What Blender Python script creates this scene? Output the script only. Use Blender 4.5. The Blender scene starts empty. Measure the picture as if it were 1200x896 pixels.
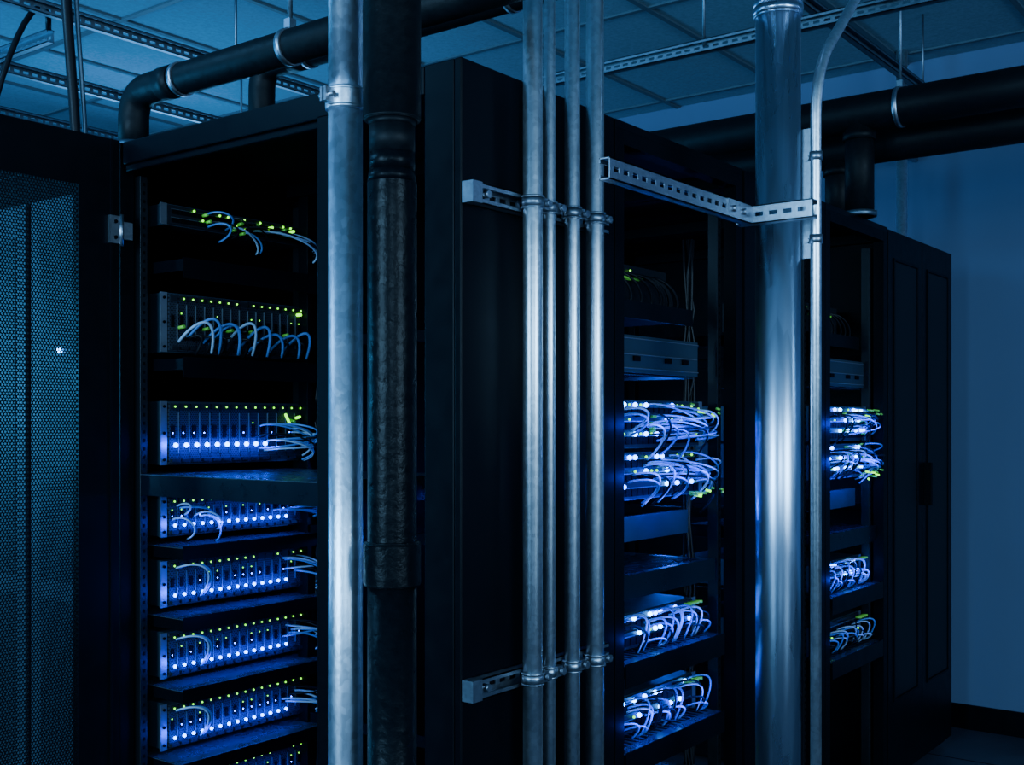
import bpy, math, random
from mathutils import Vector, Matrix
random.seed(7)
# ------------------------------------------------------------------ materials
def new_mat(name):
    m=bpy.data.materials.new(name); m.use_nodes=True
    nt=m.node_tree; b=nt.nodes['Principled BSDF']
    return m,nt,b
def L(nt,a,b): nt.links.new(a,b)
def plain(name,col,rough=.5,metal=0.,noise=0.,nscale=30,bump=0.,spec=.5,coat=0):
    m,nt,b=new_mat(name)
    b.inputs['Base Color'].default_value=(*col,1); b.inputs['Roughness'].default_value=rough
    b.inputs['Metallic'].default_value=metal; b.inputs['Specular IOR Level'].default_value=spec
    b.inputs['Coat Weight'].default_value=coat
    tc=nt.nodes.new('ShaderNodeTexCoord'); n=nt.nodes.new('ShaderNodeTexNoise')
    n.inputs['Scale'].default_value=nscale; n.inputs['Detail'].default_value=5
    L(nt,tc.outputs['Object'],n.inputs['Vector'])
    r=nt.nodes.new('ShaderNodeMapRange'); r.inputs[3].default_value=max(.02,rough-.08-noise*.3); r.inputs[4].default_value=min(1,rough+.08+noise*.3)
    L(nt,n.outputs['Fac'],r.inputs[0]); L(nt,r.outputs[0],b.inputs['Roughness'])
    if noise:
        mx=nt.nodes.new('ShaderNodeMix'); mx.data_type='RGBA'
        mx.inputs[6].default_value=(*[c*(1-noise) for c in col],1); mx.inputs[7].default_value=(*[min(1,c*(1+noise)) for c in col],1)
        L(nt,n.outputs['Fac'],mx.inputs[0]); L(nt,mx.outputs[2],b.inputs['Base Color'])
    if bump:
        bp=nt.nodes.new('ShaderNodeBump'); bp.inputs['Strength'].default_value=bump; bp.inputs['Distance'].default_value=.002
        L(nt,n.outputs['Fac'],bp.inputs['Height']); L(nt,bp.outputs[0],b.inputs['Normal'])
    return m
def galv(name,col,rough,spangle=60,bumpy=0.,lo=.7,zs=1.0):
    m,nt,b=new_mat(name); b.inputs['Metallic'].default_value=1
    tc=nt.nodes.new('ShaderNodeTexCoord'); v=nt.nodes.new('ShaderNodeTexVoronoi'); v.inputs['Scale'].default_value=spangle
    mz=nt.nodes.new('ShaderNodeMapping'); mz.inputs['Scale'].default_value=(1,1,zs); L(nt,tc.outputs['Object'],mz.inputs[0])
    L(nt,mz.outputs[0],v.inputs['Vector'])
    n=nt.nodes.new('ShaderNodeTexNoise'); n.inputs['Scale'].default_value=9; n.inputs['Detail'].default_value=7
    L(nt,mz.outputs[0],n.inputs['Vector'])
    sx=nt.nodes.new('ShaderNodeSeparateColor'); L(nt,v.outputs['Color'],sx.inputs[0])
    ad=nt.nodes.new('ShaderNodeMath'); ad.operation='MULTIPLY_ADD'; ad.inputs[1].default_value=.35
    L(nt,sx.outputs[0],ad.inputs[0]); L(nt,n.outputs['Fac'],ad.inputs[2])
    cr=nt.nodes.new('ShaderNodeMapRange'); cr.inputs[1].default_value=.35; cr.inputs[2].default_value=1.
    L(nt,ad.outputs[0],cr.inputs[0])
    mx=nt.nodes.new('ShaderNodeMix'); mx.data_type='RGBA'
    mx.inputs[6].default_value=(*[c*lo for c in col],1); mx.inputs[7].default_value=(*col,1)
    L(nt,cr.outputs[0],mx.inputs[0]); L(nt,mx.outputs[2],b.inputs['Base Color'])
    rr=nt.nodes.new('ShaderNodeMapRange'); rr.inputs[3].default_value=rough-.05; rr.inputs[4].default_value=rough+.06
    L(nt,ad.outputs[0],rr.inputs[0]); L(nt,rr.outputs[0],b.inputs['Roughness'])
    if bumpy:
        mp=nt.nodes.new('ShaderNodeMapping'); mp.inputs['Scale'].default_value=(1,1,.55); L(nt,tc.outputs['Object'],mp.inputs[0])
        n2=nt.nodes.new('ShaderNodeTexNoise'); n2.inputs['Scale'].default_value=110; n2.inputs['Detail'].default_value=3
        L(nt,mp.outputs[0],n2.inputs['Vector'])
        bp=nt.nodes.new('ShaderNodeBump'); bp.inputs['Strength'].default_value=bumpy; bp.inputs['Distance'].default_value=.002
        L(nt,n2.outputs['Fac'],bp.inputs['Height']); L(nt,bp.outputs[0],b.inputs['Normal'])
    return m
def emit(name,col,s):
    m,nt,b=new_mat(name); b.inputs['Base Color'].default_value=(*col,1)
    b.inputs['Emission Color'].default_value=(*col,1); b.inputs['Emission Strength'].default_value=s
    return m
def dots(name,pitch,rad,base,rough,metal,through=True,hole=(0.002,.002,.003),axis=0,spec=.5):
    """staggered round perforation in the object XZ (or YZ) plane"""
    m,nt,b=new_mat(name); b.inputs['Base Color'].default_value=(*base,1)
    b.inputs['Roughness'].default_value=rough; b.inputs['Metallic'].default_value=metal; b.inputs['Specular IOR Level'].default_value=spec
    tc=nt.nodes.new('ShaderNodeTexCoord'); sp=nt.nodes.new('ShaderNodeSeparateXYZ'); L(nt,tc.outputs['Object'],sp.inputs[0])
    def M(op,a,bb=None,c=None):
        n=nt.nodes.new('ShaderNodeMath'); n.operation=op
        for i,v in enumerate((a,bb,c)):
            if v is None: continue
            if isinstance(v,(int,float)): n.inputs[i].default_value=v
            else: L(nt,v,n.inputs[i])
        return n.outputs[0]
    def grid(ox,oz):
        fx=M('SUBTRACT',M('FRACT',M('MULTIPLY_ADD',sp.outputs[axis],1/pitch,ox+100)),.5)
        fz=M('SUBTRACT',M('FRACT',M('MULTIPLY_ADD',sp.outputs[2],1/(pitch*1.732),oz+100)),.5)
        fz=M('MULTIPLY',fz,1.732)
        return M('SQRT',M('ADD',M('MULTIPLY',fx,fx),M('MULTIPLY',fz,fz)))
    d=M('MINIMUM',grid(0,0),grid(.5,.5))
    f=M('LESS_THAN',d,rad)
    if through:
        inv=M('SUBTRACT',1.0,f); L(nt,inv,b.inputs['Alpha'])
    else:
        mx=nt.nodes.new('ShaderNodeMix'); mx.data_type='RGBA'
        mx.inputs[6].default_value=(*base,1); mx.inputs[7].default_value=(*hole,1)
        L(nt,f,mx.inputs[0]); L(nt,mx.outputs[2],b.inputs['Base Color'])
    return m
BLACK=plain('rack_black_powdercoat',(.0012,.0016,.0032),.45,0,.15,60,.05,.08)
BLACKG=plain('rack_black_satin',(.0014,.0018,.0034),.38,0,.1,20,0,.09)
INNER=plain('rack_inner_black',(.0015,.002,.004),.6,spec=.05)
RAIL=plain('rack_rail_zinc_dark',(.02,.024,.03),.4,.8)
CHAS=plain('chassis_steel',(.04,.068,.10),.4,.7,.2,12)
EAR=plain('ear_silver',(.20,.23,.28),.4,.8,.2,40)
BLADE=dots('blade_vent',.0062,.34,(.032,.040,.06),.5,.25,False,spec=.2)
BLADED=plain('blade_latch',(.008,.010,.014),.4,.0,spec=.2)
PORT=plain('port_black',(.0015,.0015,.0025),.6,spec=.06)
GREEN=emit('led_green',(.22,1,.02),3.2)
BLUE=emit('led_blue',(.008,.10,1),36)
BLUEW=emit('led_blue_white',(.06,.34,1),32)
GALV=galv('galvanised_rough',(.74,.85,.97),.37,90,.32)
GALVB=galv('galvanised_spangled',(.60,.74,.93),.27,45,.02,.75,.15)
COND=galv('emt_conduit',(.84,.91,.98),.34,120,.03)
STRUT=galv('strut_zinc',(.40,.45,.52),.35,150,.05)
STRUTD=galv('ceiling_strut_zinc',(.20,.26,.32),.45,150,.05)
INSUL=plain('pipe_insulation_rubber',(.003,.004,.0055),.5,0,.3,55,.6,.13)
TAR=plain('pipe_tar_coat',(.002,.0026,.0038),.32,0,.3,60,.9,.08,.0)
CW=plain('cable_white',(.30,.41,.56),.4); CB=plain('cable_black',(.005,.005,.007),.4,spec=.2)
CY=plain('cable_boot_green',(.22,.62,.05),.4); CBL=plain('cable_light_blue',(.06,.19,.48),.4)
# ------------------------------------------------------------------ mesh builder
class MB:
    def __init__(s,name): s.n=name; s.v=[]; s.f=[]; s.m=[]; s.sm=[]; s.mats=[]
    def mi(s,m):
        if m not in s.mats: s.mats.append(m)
        return s.mats.index(m)
    def box(s,x0,x1,y0,y1,z0,z1,m):
        i=len(s.v); k=s.mi(m)
        s.v+=[(x,y,z) for z in (z0,z1) for y in (y0,y1) for x in (x0,x1)]
        for q in ((0,2,3,1),(4,5,7,6),(0,1,5,4),(2,6,7,3),(0,4,6,2),(1,3,7,5)):
            s.f.append(tuple(i+a for a in q)); s.m.append(k); s.sm.append(False)
    def tube(s,pts,r,m,n=10,caps=True):
        pts=[Vector(p) for p in pts]; k=s.mi(m)
        rs=r if isinstance(r,(list,tuple)) else [r]*len(pts)
        t0=(pts[1]-pts[0]).normalized()
        up=Vector((0,0,1)) if abs(t0.z)<.9 else Vector((1,0,0))
        nrm=t0.cross(up).normalized(); base=len(s.v)
        for i,p in enumerate(pts):
            if i==0: t=t0
            elif i==len(pts)-1: t=(pts[-1]-pts[-2])
            else: t=(pts[i+1]-pts[i-1])
            if t.length<1e-9: t=t0
            t=t.normalized()
            nrm=(nrm-t*nrm.dot(t))
            nrm=nrm.normalized() if nrm.length>1e-6 else t.orthogonal().normalized()
            bn=t.cross(nrm)
            for j in range(n):
                a=2*math.pi*j/n
                s.v.append(tuple(p+(nrm*math.cos(a)+bn*math.sin(a))*rs[i]))
        for i in range(len(pts)-1):
            for j in range(n):
                a=base+i*n+j; b=base+i*n+(j+1)%n
                s.f.append((a,b,b+n,a+n)); s.m.append(k); s.sm.append(True)
        if caps:
            s.f.append(tuple(base+j for j in reversed(range(n)))); s.m.append(k); s.sm.append(False)
            e=base+(len(pts)-1)*n
            s.f.append(tuple(e+j for j in range(n))); s.m.append(k); s.sm.append(False)
    def cyl(s,p0,p1,r,m,n=32): s.tube([p0,p1],r,m,n)
    def vprofile(s,x,y,prof,m,n=40):
        for i in range(len(prof)-1):
            (z0,r0),(z1,r1)=prof[i],prof[i+1]
            if abs(z1-z0)<1e-6: z1=z0+1e-4
            s.tube([(x,y,z0),(x,y,z1)],[r0,r1],m,n,caps=(abs(r0-r1)>1e-6 or i in (0,len(prof)-2)))
    def ball(s,c,r,m,nu=8,nv=5):
        base=len(s.v);k=s.mi(m)
        for i in range(nv+1):
            th=math.pi*i/nv
            for j in range(nu):
                a=2*math.pi*j/nu
                s.v.append((c[0]+r*math.sin(th)*math.cos(a),c[1]+r*math.cos(th),c[2]+r*math.sin(th)*math.sin(a)))
        for i in range(nv):
            for j in range(nu):
                a=base+i*nu+j;b=base+i*nu+(j+1)%nu
                s.f.append((a,b,b+nu,a+nu)); s.m.append(k); s.sm.append(True)
    def done(s,bevel=0,parent=None):
        me=bpy.data.meshes.new(s.n); me.from_pydata(s.v,[],s.f)
        for m in s.mats: me.materials.append(m)
        me.polygons.foreach_set('material_index',s.m); me.polygons.foreach_set('use_smooth',s.sm)
        me.update(); o=bpy.data.objects.new(s.n,me); bpy.context.collection.objects.link(o)
        if bevel:
            b=o.modifiers.new('bevel','BEVEL'); b.width=bevel; b.segments=2; b.limit_method='ANGLE'; b.angle_limit=1.0
        if parent: o.parent=parent
        return o
def bez(p0,p1,p2,p3,n=14):
    p0,p1,p2,p3=map(Vector,(p0,p1,p2,p3)); out=[]
    for i in range(n+1):
        t=i/n; u=1-t
        out.append(p0*u**3+p1*3*u*u*t+p2*3*u*t*t+p3*t**3)
    return out
def fillet(pts,r,n=10):
    pts=[Vector(p) for p in pts]; out=[pts[0]]
    for i in range(1,len(pts)-1):
        a=(pts[i-1]-pts[i]).normalized(); b=(pts[i+1]-pts[i]).normalized()
        p0=pts[i]+a*r; p1=pts[i]+b*r
        for k in range(n+1):
            t=k/n; out.append(p0*(1-t)**2+pts[i]*2*t*(1-t)+p1*t*t)
    out.append(pts[-1]); return out
# ------------------------------------------------------------------ room
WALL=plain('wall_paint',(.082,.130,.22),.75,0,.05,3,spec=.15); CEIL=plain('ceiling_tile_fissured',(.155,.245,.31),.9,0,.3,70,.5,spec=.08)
FLOORM=plain('floor_tile',(.03,.04,.06),.35,0,.25,6,spec=.3)
GRID=plain('ceiling_tbar',(.06,.09,.115),.5,spec=.2)
def single(name,args,m,bevel=0):
    b=MB(name); b.box(*args,m); return b.done(bevel)
XW=3.6; XL=-6.5; YB=5.5; YF=-6.5; ZC=3.05
single('floor',(XL,XW,YF,YB,-.05,0),FLOORM)
g=MB('floor_tile_joints')
x=XL+.6
while x<XW: g.box(x-.002,x+.002,YF,YB,-.001,.0012,PORT); x+=.6
y=YF+.6
while y<YB: g.box(XL,XW,y-.002,y+.002,-.001,.0012,PORT); y+=.6
g.done()
single('ceiling',(XL,XW,YF,YB,ZC,ZC+.05),CEIL)
single('wall_right',(XW,XW+.1,YF,YB,0,ZC),WALL)
single('wall_back',(XL,XW,YB,YB+.1,0,ZC),WALL)
single('baseboard_right',(XW-.015,XW,YF,YB,0,.11),BLACKG,.003)
single('baseboard_back',(XL,XW-.02,YB-.015,YB,0,.11),BLACKG,.003)
g=MB('ceiling_grid')
x=XL+.35
while x<XW: g.box(x-.012,x+.012,YF,YB,ZC-.008,ZC+.001,GRID); x+=.6
y=YF+.2
while y<YB: g.box(XL,XW,y-.012,y+.012,ZC-.009,ZC+.001,GRID); y+=.6
g.done()
# ------------------------------------------------------------------ struts
def strut(mb,axis,a0,a1,c,z,face,slotted=True,H=.041,D=.024,m=STRUT,t=.0025):
    def bx(u0,u1,w0,w1,z0,z1,mm=m):
        w0,w1=min(w0,w1),max(w0,w1)
        if axis=='x': mb.box(u0,u1,w0,w1,z0,z1,mm)
        else: mb.box(w0,w1,u0,u1,z0,z1,mm)
    cb=c-face*D; h=H/2; sh=.0048
    bx(a0,a1,c,cb,z+h-t,z+h); bx(a0,a1,c,cb,z-h,z-h+t)
    pf,pb=(c,cb)
    plate=pf if slotted else pb; lips=pb if slotted else pf
    sg=-face if slotted else face
    s0=plate; s1=plate+sg*t
    bx(a0,a1,s0,s1,z+sh,z+h); bx(a0,a1,s0,s1,z-h,z-sh)
    u=a0
    while u<a1:
        bx(u,min(u+.014,a1),s0,s1,z-sh,z+sh); u+=.034
    l0=lips; l1=lips-sg*t
    bx(a0,a1,l0,l1,z+.011,z+h); bx(a0,a1,l0,l1,z-h,z-.011)
def clamp(mb,x,y,z,r,m=STRUT,w=.022):
    mb.cyl((x,y,z-w/2),(x,y,z+w/2),r+.003,m,28)
    mb.cyl((x,y,z-w/2-.002),(x,y,z-w/2+.002),r+.0045,m,28)
    mb.cyl((x,y,z+w/2-.002),(x,y,z+w/2+.002),r+.0045,m,28)
    mb.box(x+r-.002,x+r+.017,y-.014,y-.002,z-w/2,z+w/2,m)
    mb.box(x+r-.002,x+r+.017,y+.002,y+.012,z-w/2,z+w/2,m)
    mb.cyl((x+r+.009,y-.022,z),(x+r+.009,y+.018,z),.0045,m,8)
    mb.cyl((x+r+.009,y-.024,z),(x+r+.009,y-.018,z),.0085,m,6)
# ------------------------------------------------------------------ foreground pipes
p=MB('galvanised_steel_pipe'); X,Y=-.336,-.021
p.vprofile(X,Y,[(0,.0295),(1.915,.0295),(1.915,.0335),(1.921,.0345),(1.946,.0345),(1.952,.0335),(1.952,.0295),(ZC,.0295)],GALV,48)
p.box(X-.052,X-.030,Y-.006,Y-.001,1.922,1.946,STRUT); p.box(X-.052,X-.030,Y+.003,Y+.008,1.922,1.946,STRUT)
p.cyl((X-.042,Y-.016,1.934),(X-.042,Y+.018,1.934),.005,STRUT,6)
p.done()
p=MB('insulated_coolant_pipe'); X,Y=-.324,-.119
p.vprofile(X,Y,[(0,.0415),(1.106,.0415),(1.108,.047),(1.112,.0485),(1.176,.0485),(1.180,.047),(1.182,.0415),(1.78,.0415),(1.80,.0385),(1.83,.0385)],TAR,48)
p.vprofile(X,Y,[(1.83,.0385),(1.875,.0385),(1.884,.041),(1.885,.047),(1.888,.0485),(ZC,.0485)],INSUL,48)
p.done()
sp=[(.172,.0202),(.242,.0126),(.322,.0167),(.407,.0200)]
for x,r in sp:
    p=MB('electrical_conduit'); yy=-.0285-r
    p.cyl((x,yy,0),(x,yy,ZC),r,COND,32)
    for z in (1.833,.853):
        clamp(p,x,yy,z,r)
    p.done()
for z in (1.833,.853):
    p=MB('conduit_support_strut'); strut(p,'x',.002,.50,-.026,z,-1,False)
    p.box(.0,.03,-.03,-.002,z-.021,z+.021,STRUT); p.cyl((.05,-.032,z),(.05,-.02,z),.008,STRUT,6); p.done()
p=MB('slotted_strut_bracket')
strut(p,'x',.071,.675,-.3,1.853,-1,True)
strut(p,'y',-.445,-.262,.672,1.853,-1,True,D=.03)
p.box(.55,.69,-.303,-.298,1.834,1.872,STRUT)
for xx in (.58,.63): p.cyl((xx,-.31,1.853),(xx,-.30,1.853),.008,STRUT,6)
p.done()
p=MB('large_galvanised_pipe'); X,Y=.771,-.321
p.vprofile(X,Y,[(0,.052),(2.325,.052),(2.327,.0565),(2.345,.058),(2.362,.0565),(2.364,.052),(ZC,.052)],GALVB,64)
p.done()
p=MB('bent_conduit')
path=fillet([(.776,-.411,0),(.776,-.411,2.19),(1.36,-.40,2.72),(1.36,-.40,ZC)],.12,12)
p.tube(path,.0125,COND,24)
for z in (1.80,1.99):
    p.cyl((.776,-.411,z-.010),(.776,-.411,z+.010),.015,STRUT,20)
p.box(.79,.795,-.402,-.350,1.76,2.06,STRUT)
for z in (1.80,1.99): p.cyl((.782,-.385,z),(.79,-.385,z),.007,STRUT,6)
p.done()
# ------------------------------------------------------------------ overhead pipes
def hpipe(name,x,y,z,ytop,r,zrack,yend,clampy=None,through=False):
    p=MB(name)
    if through:
        p.cyl((x,yend,z),(x,ytop,z),r,INSUL,28)
        p.cyl((x,y,zrack),(x,y,z),r*.76,INSUL,28)
        p.cyl((x,y,z-r-.03),(x,y,z-r+.0),r*.86,INSUL,28)
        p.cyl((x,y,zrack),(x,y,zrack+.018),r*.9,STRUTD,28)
    else:
        p.tube(fillet([(x,y,zrack),(x,y,z),(x,yend,z)],r*1.9,10),r,INSUL,28)
        p.cyl((x,y-.13,z),(x,y-.19,z),r*1.06,INSUL,28)
        p.cyl((x,y-.20,z),(x,y-.215,z),r*1.1,STRUT,28)
        p.cyl((x,y,zrack),(x,y,zrack+.02),r*1.25,CHAS,28)
    if clampy is not None:
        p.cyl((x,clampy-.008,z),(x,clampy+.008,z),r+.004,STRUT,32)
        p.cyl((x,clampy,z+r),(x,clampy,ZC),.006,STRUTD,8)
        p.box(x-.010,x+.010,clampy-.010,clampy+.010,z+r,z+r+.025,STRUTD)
    p.done()
hpipe('insulated_cooling_pipe',.08,1.20,2.256,0,.04,2.102,-2.5,.586)
hpipe('insulated_cooling_pipe',.56,1.25,2.456,0,.04,2.102,-2.5,.30)
hpipe('insulated_supply_pipe',2.2,.01,2.465,3.6,.066,2.102,-3.5,-.133,True)
hpipe('insulated_supply_pipe',2.42,.17,2.40,3.6,.066,2.102,-3.5,-.6,True)
p=MB('wall_conduit'); p.cyl((3.4,.257,0),(3.4,.257,ZC),.024,COND,24)
p.cyl((3.4,.257,2.58),(3.4,.257,2.62),.029,STRUT,24)
p.box(3.4,3.6,.247,.267,2.585,2.615,STRUT); p.done()
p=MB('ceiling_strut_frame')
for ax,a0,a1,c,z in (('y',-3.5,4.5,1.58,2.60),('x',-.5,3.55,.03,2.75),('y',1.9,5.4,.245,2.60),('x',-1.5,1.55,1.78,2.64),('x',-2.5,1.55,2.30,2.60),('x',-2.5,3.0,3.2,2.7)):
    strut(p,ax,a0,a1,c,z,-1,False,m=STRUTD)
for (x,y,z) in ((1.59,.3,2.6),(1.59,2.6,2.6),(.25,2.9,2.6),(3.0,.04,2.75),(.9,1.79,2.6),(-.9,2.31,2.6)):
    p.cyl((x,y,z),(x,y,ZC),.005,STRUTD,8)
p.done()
p=MB('overhead_cable_drop')
p.tube(bez((-.15,1.9,3.04),(-.15,1.9,2.7),(-.12,1.85,2.6),(-.1,1.85,2.05)),.013,CB,12)
p.tube(bez((-.32,1.9,3.04),(-.3,1.9,2.7),(-.25,1.95,2.5),(-.35,1.9,2.0)),.011,CB,12)
p.tube(bez((.25,1.9,2.62),(.2,1.8,2.75),(.05,1.8,2.6),(-.02,1.85,2.0)),.009,CB,12)
p.tube(bez((.10,1.5,3.04),(.02,1.5,2.8),(.05,1.45,2.5),(.07,1.45,2.102)),.014,CB,12)
p.tube(bez((.14,1.5,3.04),(.05,1.5,2.8),(.08,1.45,2.5),(.10,1.45,2.102)),.007,STRUTD,12)
p.done()
# ------------------------------------------------------------------ racks
ZT=2.1
def rails(mb,x,y,z0=.12,z1=2.02,w=.022):
    mb.box(x,x+w,y,y+.03,z0,z1,RAIL)
    z=z0+.01
    while z<z1-.01:
        mb.box(x+w/2-.0045,x+w/2+.0045,y-.0006,y+.001,z,z+.009,PORT); z+=.0222
def frame(name,x0,x1,y0,y1,side_l=False,side_r=False,back=False,rail_y=.06,front_beam=.055):
    r=MB(name); t=.04
    for x in (x0,x1-t):
        for y in (y0,y1-t): r.box(x,x+t,y,y+t,.0,ZT-.02,BLACK)
    r.box(x0,x1,y0,y1,ZT-.02,ZT,BLACKG)
    for x in (x0,x1-t): r.box(x,x+t,y0+t,y1-t,ZT-.055,ZT-.02,BLACK); r.box(x,x+t,y0+t,y1-t,.03,.1,BLACK)
    for y in (y0,y1-t): r.box(x0+t,x1-t,y,y+t,ZT-front_beam,ZT-.02,BLACK); r.box(x0+t,x1-t,y,y+t,.03,.11,BLACK)
    if side_l: r.box(x0-.001,x0+.006,y0+t,y1-t,.03,ZT-.02,BLACKG)
    if side_r: r.box(x1-.006,x1+.001,y0+t,y1-t,.03,ZT-.02,BLACKG)
    if back: r.box(x0+t,x1-t,y1-.01,y1,.03,ZT-.02,INNER)
    rails(r,x0+.045,y0+rail_y); rails(r,x1-.067,y0+rail_y)
    for z in (.5,1.05,1.6):
        for x in (x0+.01,x1-.02): r.box(x,x+.01,y0+t,y1-t,z,z+.03,INNER)
    return r
r=MB('server_rack')
r.box(.0,.566,.0,.018,.02,ZT,BLACKG)
r.box(.0,.018,.0185,.097,.02,ZT,BLACKG)
r.box(.548,.566,.0185,.097,.02,ZT,BLACKG)
r.box(.0,.04,.37,.41,0,ZT-.05,BLACK)
r.box(.0,.045,.098,1.13,ZT-.058,ZT,BLACKG); r.box(.55,.566,.098,1.13,ZT-.058,ZT,BLACK)
r.box(.0455,.549,.0185,1.13,ZT-.02,ZT-.001,INNER)
r.box(.0,.045,.098,1.13,.0,.09,BLACK)
r.box(.008,.02,.41,1.13,ZT-.075,ZT-.058,BLACK)
r.done(.003)
GREYC=plain('side_panel_grey',(.028,.045,.062),.5,.1,.1,8,spec=.2)
MESHS=dots('side_panel_vent',.008,.30,(.022,.036,.05),.5,.1,False,axis=1,spec=.2)
r=frame('server_rack',0,.66,1.14,2.1,True,True,True,-.02)
for (a,b) in ((1.19,1.545),(1.575,2.05)):
    r.box(-.012,-.001,a,b,.06,1.99,GREYC)
    r.box(-.0135,-.012,a+.05,b-.05,.95,1.90,MESHS); r.box(-.0135,-.012,a+.05,b-.05,.15,.90,MESHS)
r.ball((-.018,1.392,1.574),.008,BLUEW)
r.done(.002)
r=frame('server_rack',.57,1.25,.0,1.1,False,False,True,.045); r.done(.002)
r=frame('server_rack',1.255,1.86,.0,1.1,False,False,True,.045)
r.box(1.256,1.45,-.004,.02,.05,ZT-.004,BLACKG); r.done(.002)
r=frame('server_rack',1.865,2.46,.0,1.1,False,True,True,.045); r.done(.002)
MESHO=dots('door_perforation_fine',.006,.33,(.004,.005,.007),.4,.0,False,spec=.12)
r=MB('server_cabinet'); x0,x1=2.47,3.26
r.box(x0,x1,.03,1.1,.02,ZT,BLACK)
for a,b in ((x0,x0+.392),(x0+.398,x1)):
    r.box(a,b,.0,.028,.05,ZT-.005,BLACKG)
    r.box(a+.07,b-.07,-.002,.0,.35,ZT-.12,MESHO)
    for u0,u1,z0,z1 in ((a+.055,b-.055,.335,.345),(a+.055,b-.055,ZT-.115,ZT-.105)):
        r.box(u0,u1,-.005,.0,z0,z1,BLACK)
    r.box(a+.055,a+.065,-.005,.0,.345,ZT-.115,BLACK); r.box(b-.065,b-.055,-.005,.0,.345,ZT-.115,BLACK)
r.box(x0+.41,x0+.43,-.03,-.0,1.05,1.22,PORT)
for xx in (x0+.05,x1-.09):
    r.box(xx,xx+.04,.08,.12,0,.02,PORT); r.box(xx,xx+.04,.98,1.02,0,.02,PORT)
r.done(.003)
# swung-open perforated door
DOORM=dots('door_perforation',.0080,.37,(.004,.005,.007),.35,.2,True,spec=.2)
d=MB('rack_door'); a,b=-.80,-.012; y0,y1=1.125,1.15; z0,z1=.06,2.1
d.box(a,a+.05,y0,y1,z0,z1,BLACKG); d.box(b-.115,b,y0,y1,z0,z1,BLACKG)
d.box(a+.05,b-.115,y0,y1,z1-.13,z1,BLACKG); d.box(a+.05,b-.115,y0,y1,z0,z0+.1,BLACKG)
d.box(b-.028,b-.022,y0-.004,y0,z0,z1,BLACK)
d.box(a+.05,b-.115,y0+.008,y0+.0095,z0+.1,z1-.13,DOORM)
for z in (1.87,.3):
    d.box(b-.035,b-.005,y0-.012,y0,z-.035,z+.035,STRUT); d.box(b+.001,b+.03,y0-.012,y0-.002,z-.022,z+.022,STRUT)
    d.cyl((b-.002,y0-.010,z-.04),(b-.002,y0-.010,z+.04),.006,STRUT,12)
    for q in (-.02,.02): d.cyl((b-.02,y0-.016,z+q),(b-.02,y0-.01,z+q),.005,PORT,8)
d.done()
# ------------------------------------------------------------------ lights helpers
def area(name,loc,target,sx,sy,power,col):
    l=bpy.data.lights.new(name,'AREA'); l.shape='RECTANGLE'; l.size=sx; l.size_y=sy; l.energy=power; l.color=col
    o=bpy.data.objects.new(name,l); bpy.context.collection.objects.link(o); o.location=loc
    o.rotation_euler=(Vector(target)-Vector(loc)).to_track_quat('-Z','Y').to_euler(); return o
def point(name,loc,power,col,r=.1):
    l=bpy.data.lights.new(name,'POINT'); l.energy=power; l.color=col; l.shadow_soft_size=r
    o=bpy.data.objects.new(name,l); bpy.context.collection.objects.link(o); o.location=loc; return o
DEEP=(.0,.035,1)
def led_glow_fill(x0,x1,y,z,power,off=.06):  # added blue light facing the LED rows to imitate their glow, no fitted strip
    area('led_glow_fill_light',((x0+x1)/2,y-off,z),((x0+x1)/2,y,z-.012),x1-x0,.008,power,DEEP)
# ------------------------------------------------------------------ equipment
def blade(name,x0,x1,yf,z0,z1,green=True,blue=True,n=16,depth=.32,seed=0,bl=BLUE,nb=14):
    rnd=random.Random(seed); b=MB(name)
    b.box(x0,x1,yf,yf+depth,z0,z1,CHAS)
    b.box(x0-.016,x0+.004,yf-.006,yf-.001,z0,z1,EAR); b.box(x1-.004,x1+.016,yf-.006,yf-.001,z0,z1,EAR)
    for zz in (z0+.014,z1-.014,(z0+z1)/2):
        b.cyl((x0-.006,yf-.009,zz),(x0-.006,yf-.004,zz),.004,PORT,8); b.cyl((x1+.006,yf-.009,zz),(x1+.006,yf-.004,zz),.004,PORT,8)
    w=(x1-x0-.012)/n; h=z1-z0
    for i in range(n):
        a=x0+.006+i*w
        b.box(a+.0012,a+w-.0012,yf-.010,yf-.0005,z0+.004,z1-.004,BLADE)
        b.box(a+.003,a+w-.003,yf-.013,yf-.0101,z1-.022,z1-.007,BLADED)
        b.box(a+w-.0050,a+w-.0040,yf-.014,yf-.0101,z0+.03,z1-.03,EAR)
        b.box(a+.006,a+w*.55,yf-.0125,yf-.0101,z0+h*.42,z0+h*.62,PORT)
        b.box(a+.004,a+w-.004,yf-.020,yf-.0101,z0+.008,z0+.016,BLADED)
        if green and rnd.random()<.93: b.ball((a+w*.5,yf-.015,z1-.014),.0026,GREEN)
        if green and rnd.random()<.3: b.ball((a+w*.3,yf-.012,z0+h*.66),.0018,GREEN)
        if blue and i<nb: b.ball((a+w*.5,yf-.017,z0+.030 if h<.14 else z0+.052),.0048 if h<.14 else .0066,bl)
        if blue and rnd.random()<.6: b.ball((a+w*.3,yf-.012,z0+h*.5),.0019,bl)
    if blue: led_glow_fill(x0+.01,x0+w*nb,yf,z0+.03 if h<.14 else z0+.052,1.25)
    return b.done()
SX0,SX1,SY=.105,.588,1.10
blade('blade_server_chassis',SX0,SX1,SY,1.565,1.722,True,False,seed=2)
blade('blade_server_chassis',SX0,SX1,SY,1.268,1.436,True,True,n=14,seed=3,nb=10)
for i,(a,b_) in enumerate(((1.079,1.186),(.895,1.016),(.708,.828),(.520,.641),(.33,.45))):
    blade('blade_server_chassis',SX0,SX1,SY,a,b_,True,True,seed=4+i)
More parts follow.
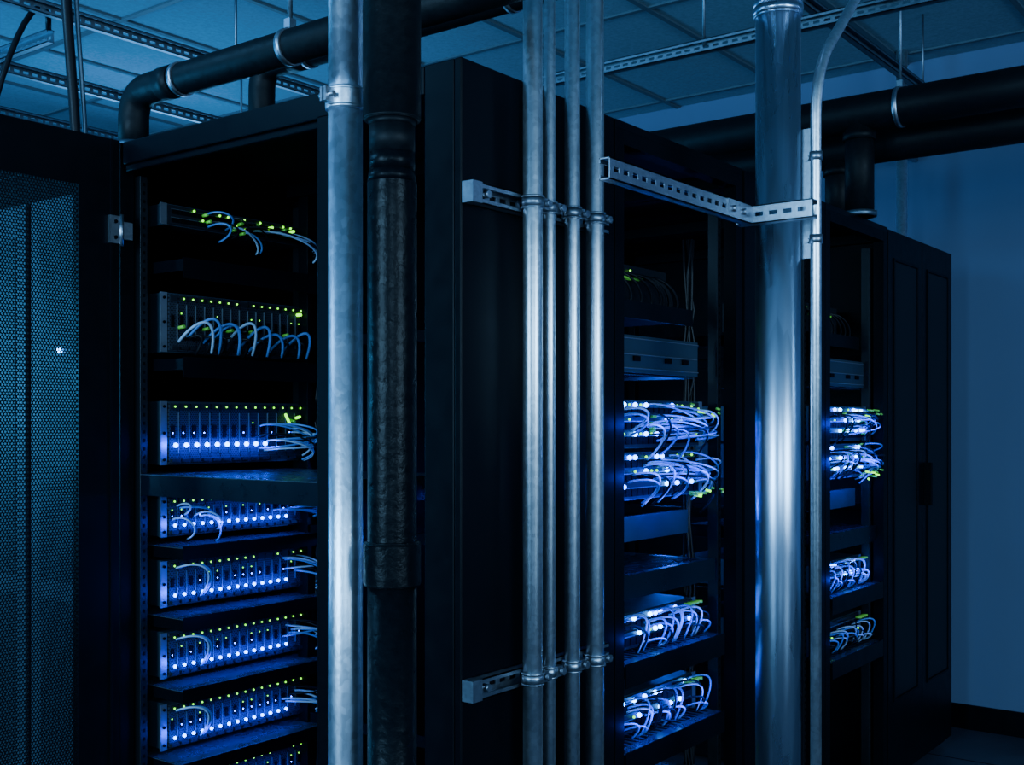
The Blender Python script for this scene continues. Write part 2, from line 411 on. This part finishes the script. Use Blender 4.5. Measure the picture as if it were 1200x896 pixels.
def switch(name,x0,x1,yf,z0,z1,rows=2,n=20,depth=.35,seed=1,pblue=.3,pgreen=.3,glow=0):
    rnd=random.Random(seed); b=MB(name); b.box(x0,x1,yf,yf+depth,z0,z1,CHAS)
    b.box(x0-.016,x0+.004,yf-.005,yf-.001,z0,z1,EAR); b.box(x1-.004,x1+.016,yf-.005,yf-.001,z0,z1,EAR)
    b.box(x0+.006,x1-.006,yf-.006,yf-.0005,z0+.003,z1-.003,BLADED)
    w=(x1-x0-.03)/n; h=(z1-z0-.012)/rows
    for j in range(rows):
        for i in range(n):
            a=x0+.015+i*w; zz=z0+.006+j*h
            b.box(a+.002,a+w-.002,yf-.009,yf-.0062,zz+h*.12,zz+h*.62,PORT)
            b.box(a+.001,a+w-.001,yf-.008,yf-.0061,zz+h*.66,zz+h*.72,EAR)
            if rnd.random()<pblue: b.ball((a+w*.5,yf-.011,zz+h*.82),.0062,BLUEW if rnd.random()<.4 else BLUE)
            elif rnd.random()<pgreen: b.ball((a+w*.5,yf-.011,zz+h*.82),.0034,GREEN)
    if glow: led_glow_fill(x0+.01,x1-.01,yf-.03,(z0+z1)/2,glow)  # added glow light in front of the ports
    return b.done()
switch('patch_panel',SX0,SX1,SY,1.900,1.956,2,16,seed=9,pblue=0,pgreen=.25)
def shelf(name,x0,x1,y0,y1,z,lip=.045,slots=False,m=BLACKG,side=.03,top=None):
    b=MB(name)
    b.box(x0,x1,y0,y1,z-.002,z,top or m); b.box(x0,x1,y0-.002,y0,z-lip,z+.004,m)
    b.box(x0,x0+.002,y0,y1,z-side,z-.002,m); b.box(x1-.002,x1,y0,y1,z-side,z-.002,m)
    if slots:
        k=int((x1-x0)/.025)
        for i in range(k):
            for (u,v) in ((.06,.4),(.5,.9)):
                b.box(x0+.01+i*.025,x0+.02+i*.025,y0+(y1-y0)*u,y0+(y1-y0)*v,z,z+.0008,PORT)
    return b.done()
SHELFM=plain('shelf_blue_grey',(.003,.005,.011),.3,.2,.1,20,spec=.2)
SHELFT=plain('shelf_tray_satin',(.05,.065,.10),.28,.4,.1,20)
for z in (1.80,1.545):
    shelf('rack_shelf',.088,.602,1.0,1.36,z,.05)
for z in (1.058,.875,.69,.50):
    shelf('rack_shelf',.088,.602,1.0,1.36,z,.032,top=SHELFT)
shelf('rack_shelf',.046,.545,.415,1.36,1.246,.055,m=SHELFM,side=.055,top=SHELFT)
# cables ------------------------------------------------------------
def cable_left(name,x0,x1,y,z0,z1,n,seed,cols,boot=CY,out=.09,drop=.12,r=.0028,green=.5):
    rnd=random.Random(seed); b=MB(name)
    for i in range(n):
        xa=rnd.uniform(x0,x1); za=rnd.uniform(z0,z1); xb=xa+rnd.uniform(.02,.09); zb=za-rnd.uniform(.3,1)*drop
        m=rnd.choice(cols); o=out*rnd.uniform(.5,1.1)
        b.tube(bez((xa,y-.010,za),(xa+.005,y-o,za+.045*rnd.random()),(xb,y-o*1.1,zb+.02),(xb,y-.012,zb),14),r,m,7)
        if rnd.random()<green: b.tube([(xa,y-.008,za),(xa,y-.028,za+.001)],r*1.6,boot,6)
    return b
def sweep(b,rnd,xa,ya,za,xe,ye,ze,m,o,r):
    b.tube(bez((xa,ya,za),(xa+.01,ya-o,za+.02*rnd.random()),(xe+.03,ye-o*1.2,(za+ze)/2),(xe,ye,ze),18),r,m,7)
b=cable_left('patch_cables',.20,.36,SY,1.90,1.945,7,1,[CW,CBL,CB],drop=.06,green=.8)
rnd=random.Random(3)
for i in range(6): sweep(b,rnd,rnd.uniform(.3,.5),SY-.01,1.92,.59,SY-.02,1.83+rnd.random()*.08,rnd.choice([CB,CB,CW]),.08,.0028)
for x in (.40,.45,.50,.53): b.tube([(x,SY-.008,1.935),(x,SY-.026,1.936)],.0042,GREEN if x in(.45,.53) else CY,6)
b.done()
b=MB('patch_cables'); rnd=random.Random(12)
for i,xa in enumerate((.14,.17,.22,.24,.30,.35,.37,.44,.50)):
    s=.05+rnd.random()*.03; zt=rnd.uniform(-.015,.02)
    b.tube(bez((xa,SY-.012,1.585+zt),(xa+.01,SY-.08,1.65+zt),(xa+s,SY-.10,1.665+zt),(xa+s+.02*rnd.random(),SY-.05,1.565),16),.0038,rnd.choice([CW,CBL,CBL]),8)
    b.tube([(xa,SY-.008,1.63),(xa+.004,SY-.032,1.633)],.0048,CY if i%2==0 else CB,6)
    b.tube(bez((xa+.02,SY-.012,1.60),(xa+.03,SY-.07,1.62),(xa+.05,SY-.07,1.61),(xa+.04,SY-.03,1.56),10),.004,CB,6)
b.tube([(.555,SY-.012,1.695),(.555,SY-.028,1.695)],.005,GREEN,6)
b.done()
b=MB('patch_cables'); rnd=random.Random(22)
for i in range(16):
    xa=rnd.uniform(.40,.54); za=rnd.uniform(1.29,1.38)
    sweep(b,rnd,xa,SY-.016,za,.575+rnd.uniform(-.03,.03),SY-.04,1.26+rnd.random()*.09,rnd.choice([CW,CBL,CBL,CB]),.04+.05*rnd.random(),.0027)
for i in range(3):
    b.tube([(.51+i*.02,SY-.012,1.405-rnd.random()*.03),(.51+i*.02,SY-.03,1.40-rnd.random()*.03)],.004,CY if i%2 else GREEN,6)
b.done()
b=cable_left('patch_cables',.12,.24,SY,1.12,1.16,6,31,[CW,CBL],drop=.07,green=.2,out=.07,r=.0026)
rnd=random.Random(5)
for i in range(6): sweep(b,rnd,rnd.uniform(.45,.56),SY-.016,1.13,.59,SY-.03,1.09+rnd.random()*.05,rnd.choice([CBL,CB]),.06,.0028)
b.done()
for k,(z0,z1) in enumerate(((.895,1.016),(.708,.828),(.520,.641))):
    b=MB('patch_cables'); rnd=random.Random(40+k)
    for i in range(2):
        xa=.13+i*.008
        b.tube(bez((xa,SY-.015,z1-.02),(xa+.03,SY-.09,z1+.01),(xa+.09,SY-.08,z1-.03),(xa+.075,SY-.02,z0+.02),16),.0026,CBL if i else CW,8)
    for i in range(10):
        sweep(b,rnd,rnd.uniform(.49,.56),SY-.016,rnd.uniform(z0+.05,z1-.02),.60,SY-.03,rnd.uniform(z0-.02,z1-.03),rnd.choice([CW,CB,CB,CBL]),.05+.03*rnd.random(),.0028)
    b.done()
b=MB('rack_cable_harness'); rnd=random.Random(77)
for i in range(9):
    x=.600+rnd.uniform(0,.03)
    b.tube([(x+rnd.uniform(-.006,.006),1.03+rnd.uniform(0,.04),z) for z in [.1+.1*j for j in range(19)]],.004,rnd.choice([CB,CB,CB,CBL]),7)
b.done()
# right racks -------------------------------------------------------
def right_rack(x0,x1,seed):
    yf=.055
    t=MB('cable_management_tray'); rnd=random.Random(seed+9)
    t.box(x0,x1,yf+.02,yf+.3,1.655,1.66,INNER); t.box(x0,x1,yf+.015,yf+.02,1.645,1.69,BLACKG)
    t.box(x0,x1,yf+.10,yf+.35,1.70,1.80,BLADED)
    for i in range(14):
        xa=rnd.uniform(x0+.02,x1-.1)
        t.tube(bez((xa,yf+.1,1.77),(xa,yf+.04,1.785),(xa+.1,yf+.02,1.72),(xa+.07,yf+.05,1.67),14),.0035,CB,7)
    for q in (.08,.13,.20,.26): t.ball((x0+q,yf+.095,1.785),.0028,GREEN)
    for q in (.15,.22): t.tube([(x0+q,yf+.095,1.76),(x0+q+.03,yf+.05,1.755)],.004,CY,6)
    t.done()
    bp=MB('blank_panel'); bp.box(x0,x1,yf,yf+.012,1.505,1.60,CHAS); bp.box(x0+.01,x1-.01,yf-.004,yf,1.55,1.553,EAR)
    bp.box(x0,x1,yf+.012,yf+.4,1.50,1.503,CHAS)
    for zz in (1.515,1.59): bp.box(x0,x1,yf-.003,yf,zz,zz+.003,EAR)
    for q in (.25,.6,.8): bp.box(x0+(x1-x0)*q,x0+(x1-x0)*q+.03,yf-.006,yf,1.535,1.548,PORT)
    bp.done(.001)
    switch('network_switch',x0,x1,yf,1.315,1.437,3,16,.5,seed,.24,.35,1.2)
    switch('network_switch',x0,x1,yf,1.185,1.305,3,16,.5,seed+1,.22,.3,1.2)
    bp=MB('blank_panel'); bp.box(x0+.04,x1,yf+.03,yf+.045,1.075,1.14,CHAS); bp.box(x0+.04,x1,yf+.045,yf+.4,1.075,1.078,CHAS); bp.done(.001)
    led_glow_fill(x0+.05,x1,yf,1.17,.9)  # added blue fill on the blank panel, no fixture there
    shelf('rack_shelf',x0-.01,x1+.05,.03,.62,1.0,.055,True,SHELFM,top=SHELFT)
    switch('network_switch',x0,x1,yf+.02,.805,.897,2,16,.5,seed+2,.35,.1,1.3)
    shelf('rack_shelf',x0-.01,x1+.05,.0,.6,.795,.055,True,top=SHELFT)
    switch('network_switch',x0,x1,yf+.02,.592,.69,2,16,.5,seed+3,.35 if x0<1 else .05,.1,1.3 if x0<1 else .1)
    shelf('rack_shelf',x0-.01,x1+.05,.0,.6,.582,.055,True,top=SHELFT)
    if x0<1: switch('network_switch',x0,x1,yf+.02,.33,.43,2,16,.5,seed+4,.0,.05)
    rnd=random.Random(seed*3)
    b=MB('patch_cables')
    for i in range(34):
        xa=rnd.uniform(x0+.16,x1-.0); up=rnd.random()<.5
        za=rnd.uniform(1.33,1.43) if up else rnd.uniform(1.2,1.30)
        xe=x1+rnd.uniform(-.02,.13); ze=(1.33 if up else 1.19)+rnd.uniform(-.02,.08)
        m=rnd.choice([CW,CW,CBL,CBL,CB])
        sweep(b,rnd,xa,yf-.008,za,min(xe,x1+.095),yf+.03,ze,m,rnd.uniform(.03,.10),.0026)
        if rnd.random()<.35: b.tube([(xa,yf-.006,za),(xa+.003,yf-.022,za+.002)],.0042,CY,6)
    for i in range(16):
        xa=rnd.uniform(x0+.02,x1-.1); za=rnd.choice((1.40,1.36,1.27,1.24))+rnd.uniform(-.01,.01); s=rnd.uniform(.05,.12)
        b.tube(bez((xa,yf-.008,za),(xa+.01,yf-.09,za+.02),(xa+s,yf-.09,za-.01),(xa+s*.8,yf-.01,za-rnd.uniform(.03,.10)),16),.0030,rnd.choice([CW,CBL,CB]),7)
    for i in range(16):
        x=x1-.16+rnd.random()*.20; z=rnd.choice((1.42,1.40,1.20,1.19))+rnd.uniform(-.012,.012)
        b.tube([(x,yf-.03-rnd.random()*.03,z),(x+.010,yf-.045-rnd.random()*.02,z-.003)],.0034,rnd.choice((GREEN,CY,CY)),6)
    b.done()
    for (z0,z1) in ((.81,.89),(.60,.68)):
        b=MB('patch_cables')
        for i in range(20):
            xa=rnd.uniform(x0+.02,x1-.03); za=rnd.uniform(z0,z1); s=rnd.uniform(.03,.09)
            b.tube(bez((xa,yf+.012,za),(xa+.01,yf-.05,za+.03),(xa+s,yf-.055,za+.01),(xa+s,yf-.01,z0-.008),16),.0028,rnd.choice([CW,CBL,CB]),7)
        for i in range(4): b.tube([(x1-.08+.02*i,yf-.0,z1),(x1-.07+.02*i,yf-.02,z1)],.004,CY,6)
        b.done()
right_rack(.625,1.085,50)
right_rack(1.93,2.36,70)
b=MB('rack_cable_harness'); rnd=random.Random(88)
for i in range(8):
    x=1.15+rnd.uniform(0,.03)
    b.tube([(x+rnd.uniform(-.006,.006),.11+rnd.uniform(0,.03),.1+.1*j) for j in range(19)],.004,CB,7)
b.done()
# ------------------------------------------------------------------ lights
COOL=(.28,.63,1)
area('pipe_highlight_fill_left',(-5.2,.2,2.0),(-.3,.0,1.7),2.2,2.0,400,COOL)  # added off-camera softbox at left for pipe highlights, not a ceiling fixture
area('pipe_highlight_fill_front',(-1.0,-5.6,2.1),(.5,-.2,1.8),2.2,1.8,250,(.38,.69,1))  # added off-camera softbox behind the camera for highlights on pipes and conduits
area('pipe_highlight_fill_mid',(-4.6,-4.2,2.3),(.2,-.1,1.8),1.4,1.4,115,(.33,.66,1))  # added between the other two to put a highlight mid-pipe
area('added_ceiling_fill',(-1.5,4.2,1.6),(-.8,3.2,3.05),1.5,1.0,150,(.07,.45,1))  # unseen fill added behind the racks to brighten the ceiling
area('added_ceiling_fill.001',(1.9,3.4,2.0),(1.9,2.0,3.05),1.5,1.0,34,(.13,.48,1))  # second unseen ceiling fill, further right
area('added_side_panel_fill',(-1.0,1.7,2.95),(0,1.5,1.9),.5,.4,16,(.16,.5,1))  # added to brighten the side panels seen through the door mesh
area('added_wall_fill',(2.4,-2.6,2.7),(3.6,.2,2.7),.8,.5,9,(.22,.47,1))  # unseen fill added to lighten the upper right wall
point('added_rack_glow',(.3,.75,.9),1.3,(.005,.07,1),.05)  # added blue fill inside the rack, standing in for LED spill
point('added_rack_glow.001',(.95,.75,1.1),6,(.01,.11,1),.05)  # same added blue fill for the first right rack
point('added_rack_glow.002',(2.15,.75,1.1),4,(.01,.11,1),.05)  # same added blue fill for the far right rack
w=bpy.data.worlds.new('world'); bpy.context.scene.world=w; w.use_nodes=True
w.node_tree.nodes['Background'].inputs[0].default_value=(.06,.28,1,1); w.node_tree.nodes['Background'].inputs[1].default_value=.13
# ------------------------------------------------------------------ camera
cd=bpy.data.cameras.new('camera'); cam=bpy.data.objects.new('camera',cd); bpy.context.collection.objects.link(cam)
cam.location=(-1.716,-1.428,1.38); cam.rotation_euler=(math.radians(90),0,math.radians(-52.8))
cd.lens=39.87; cd.sensor_width=36; cd.shift_y=.039; cd.clip_start=.05
bpy.context.scene.camera=cam
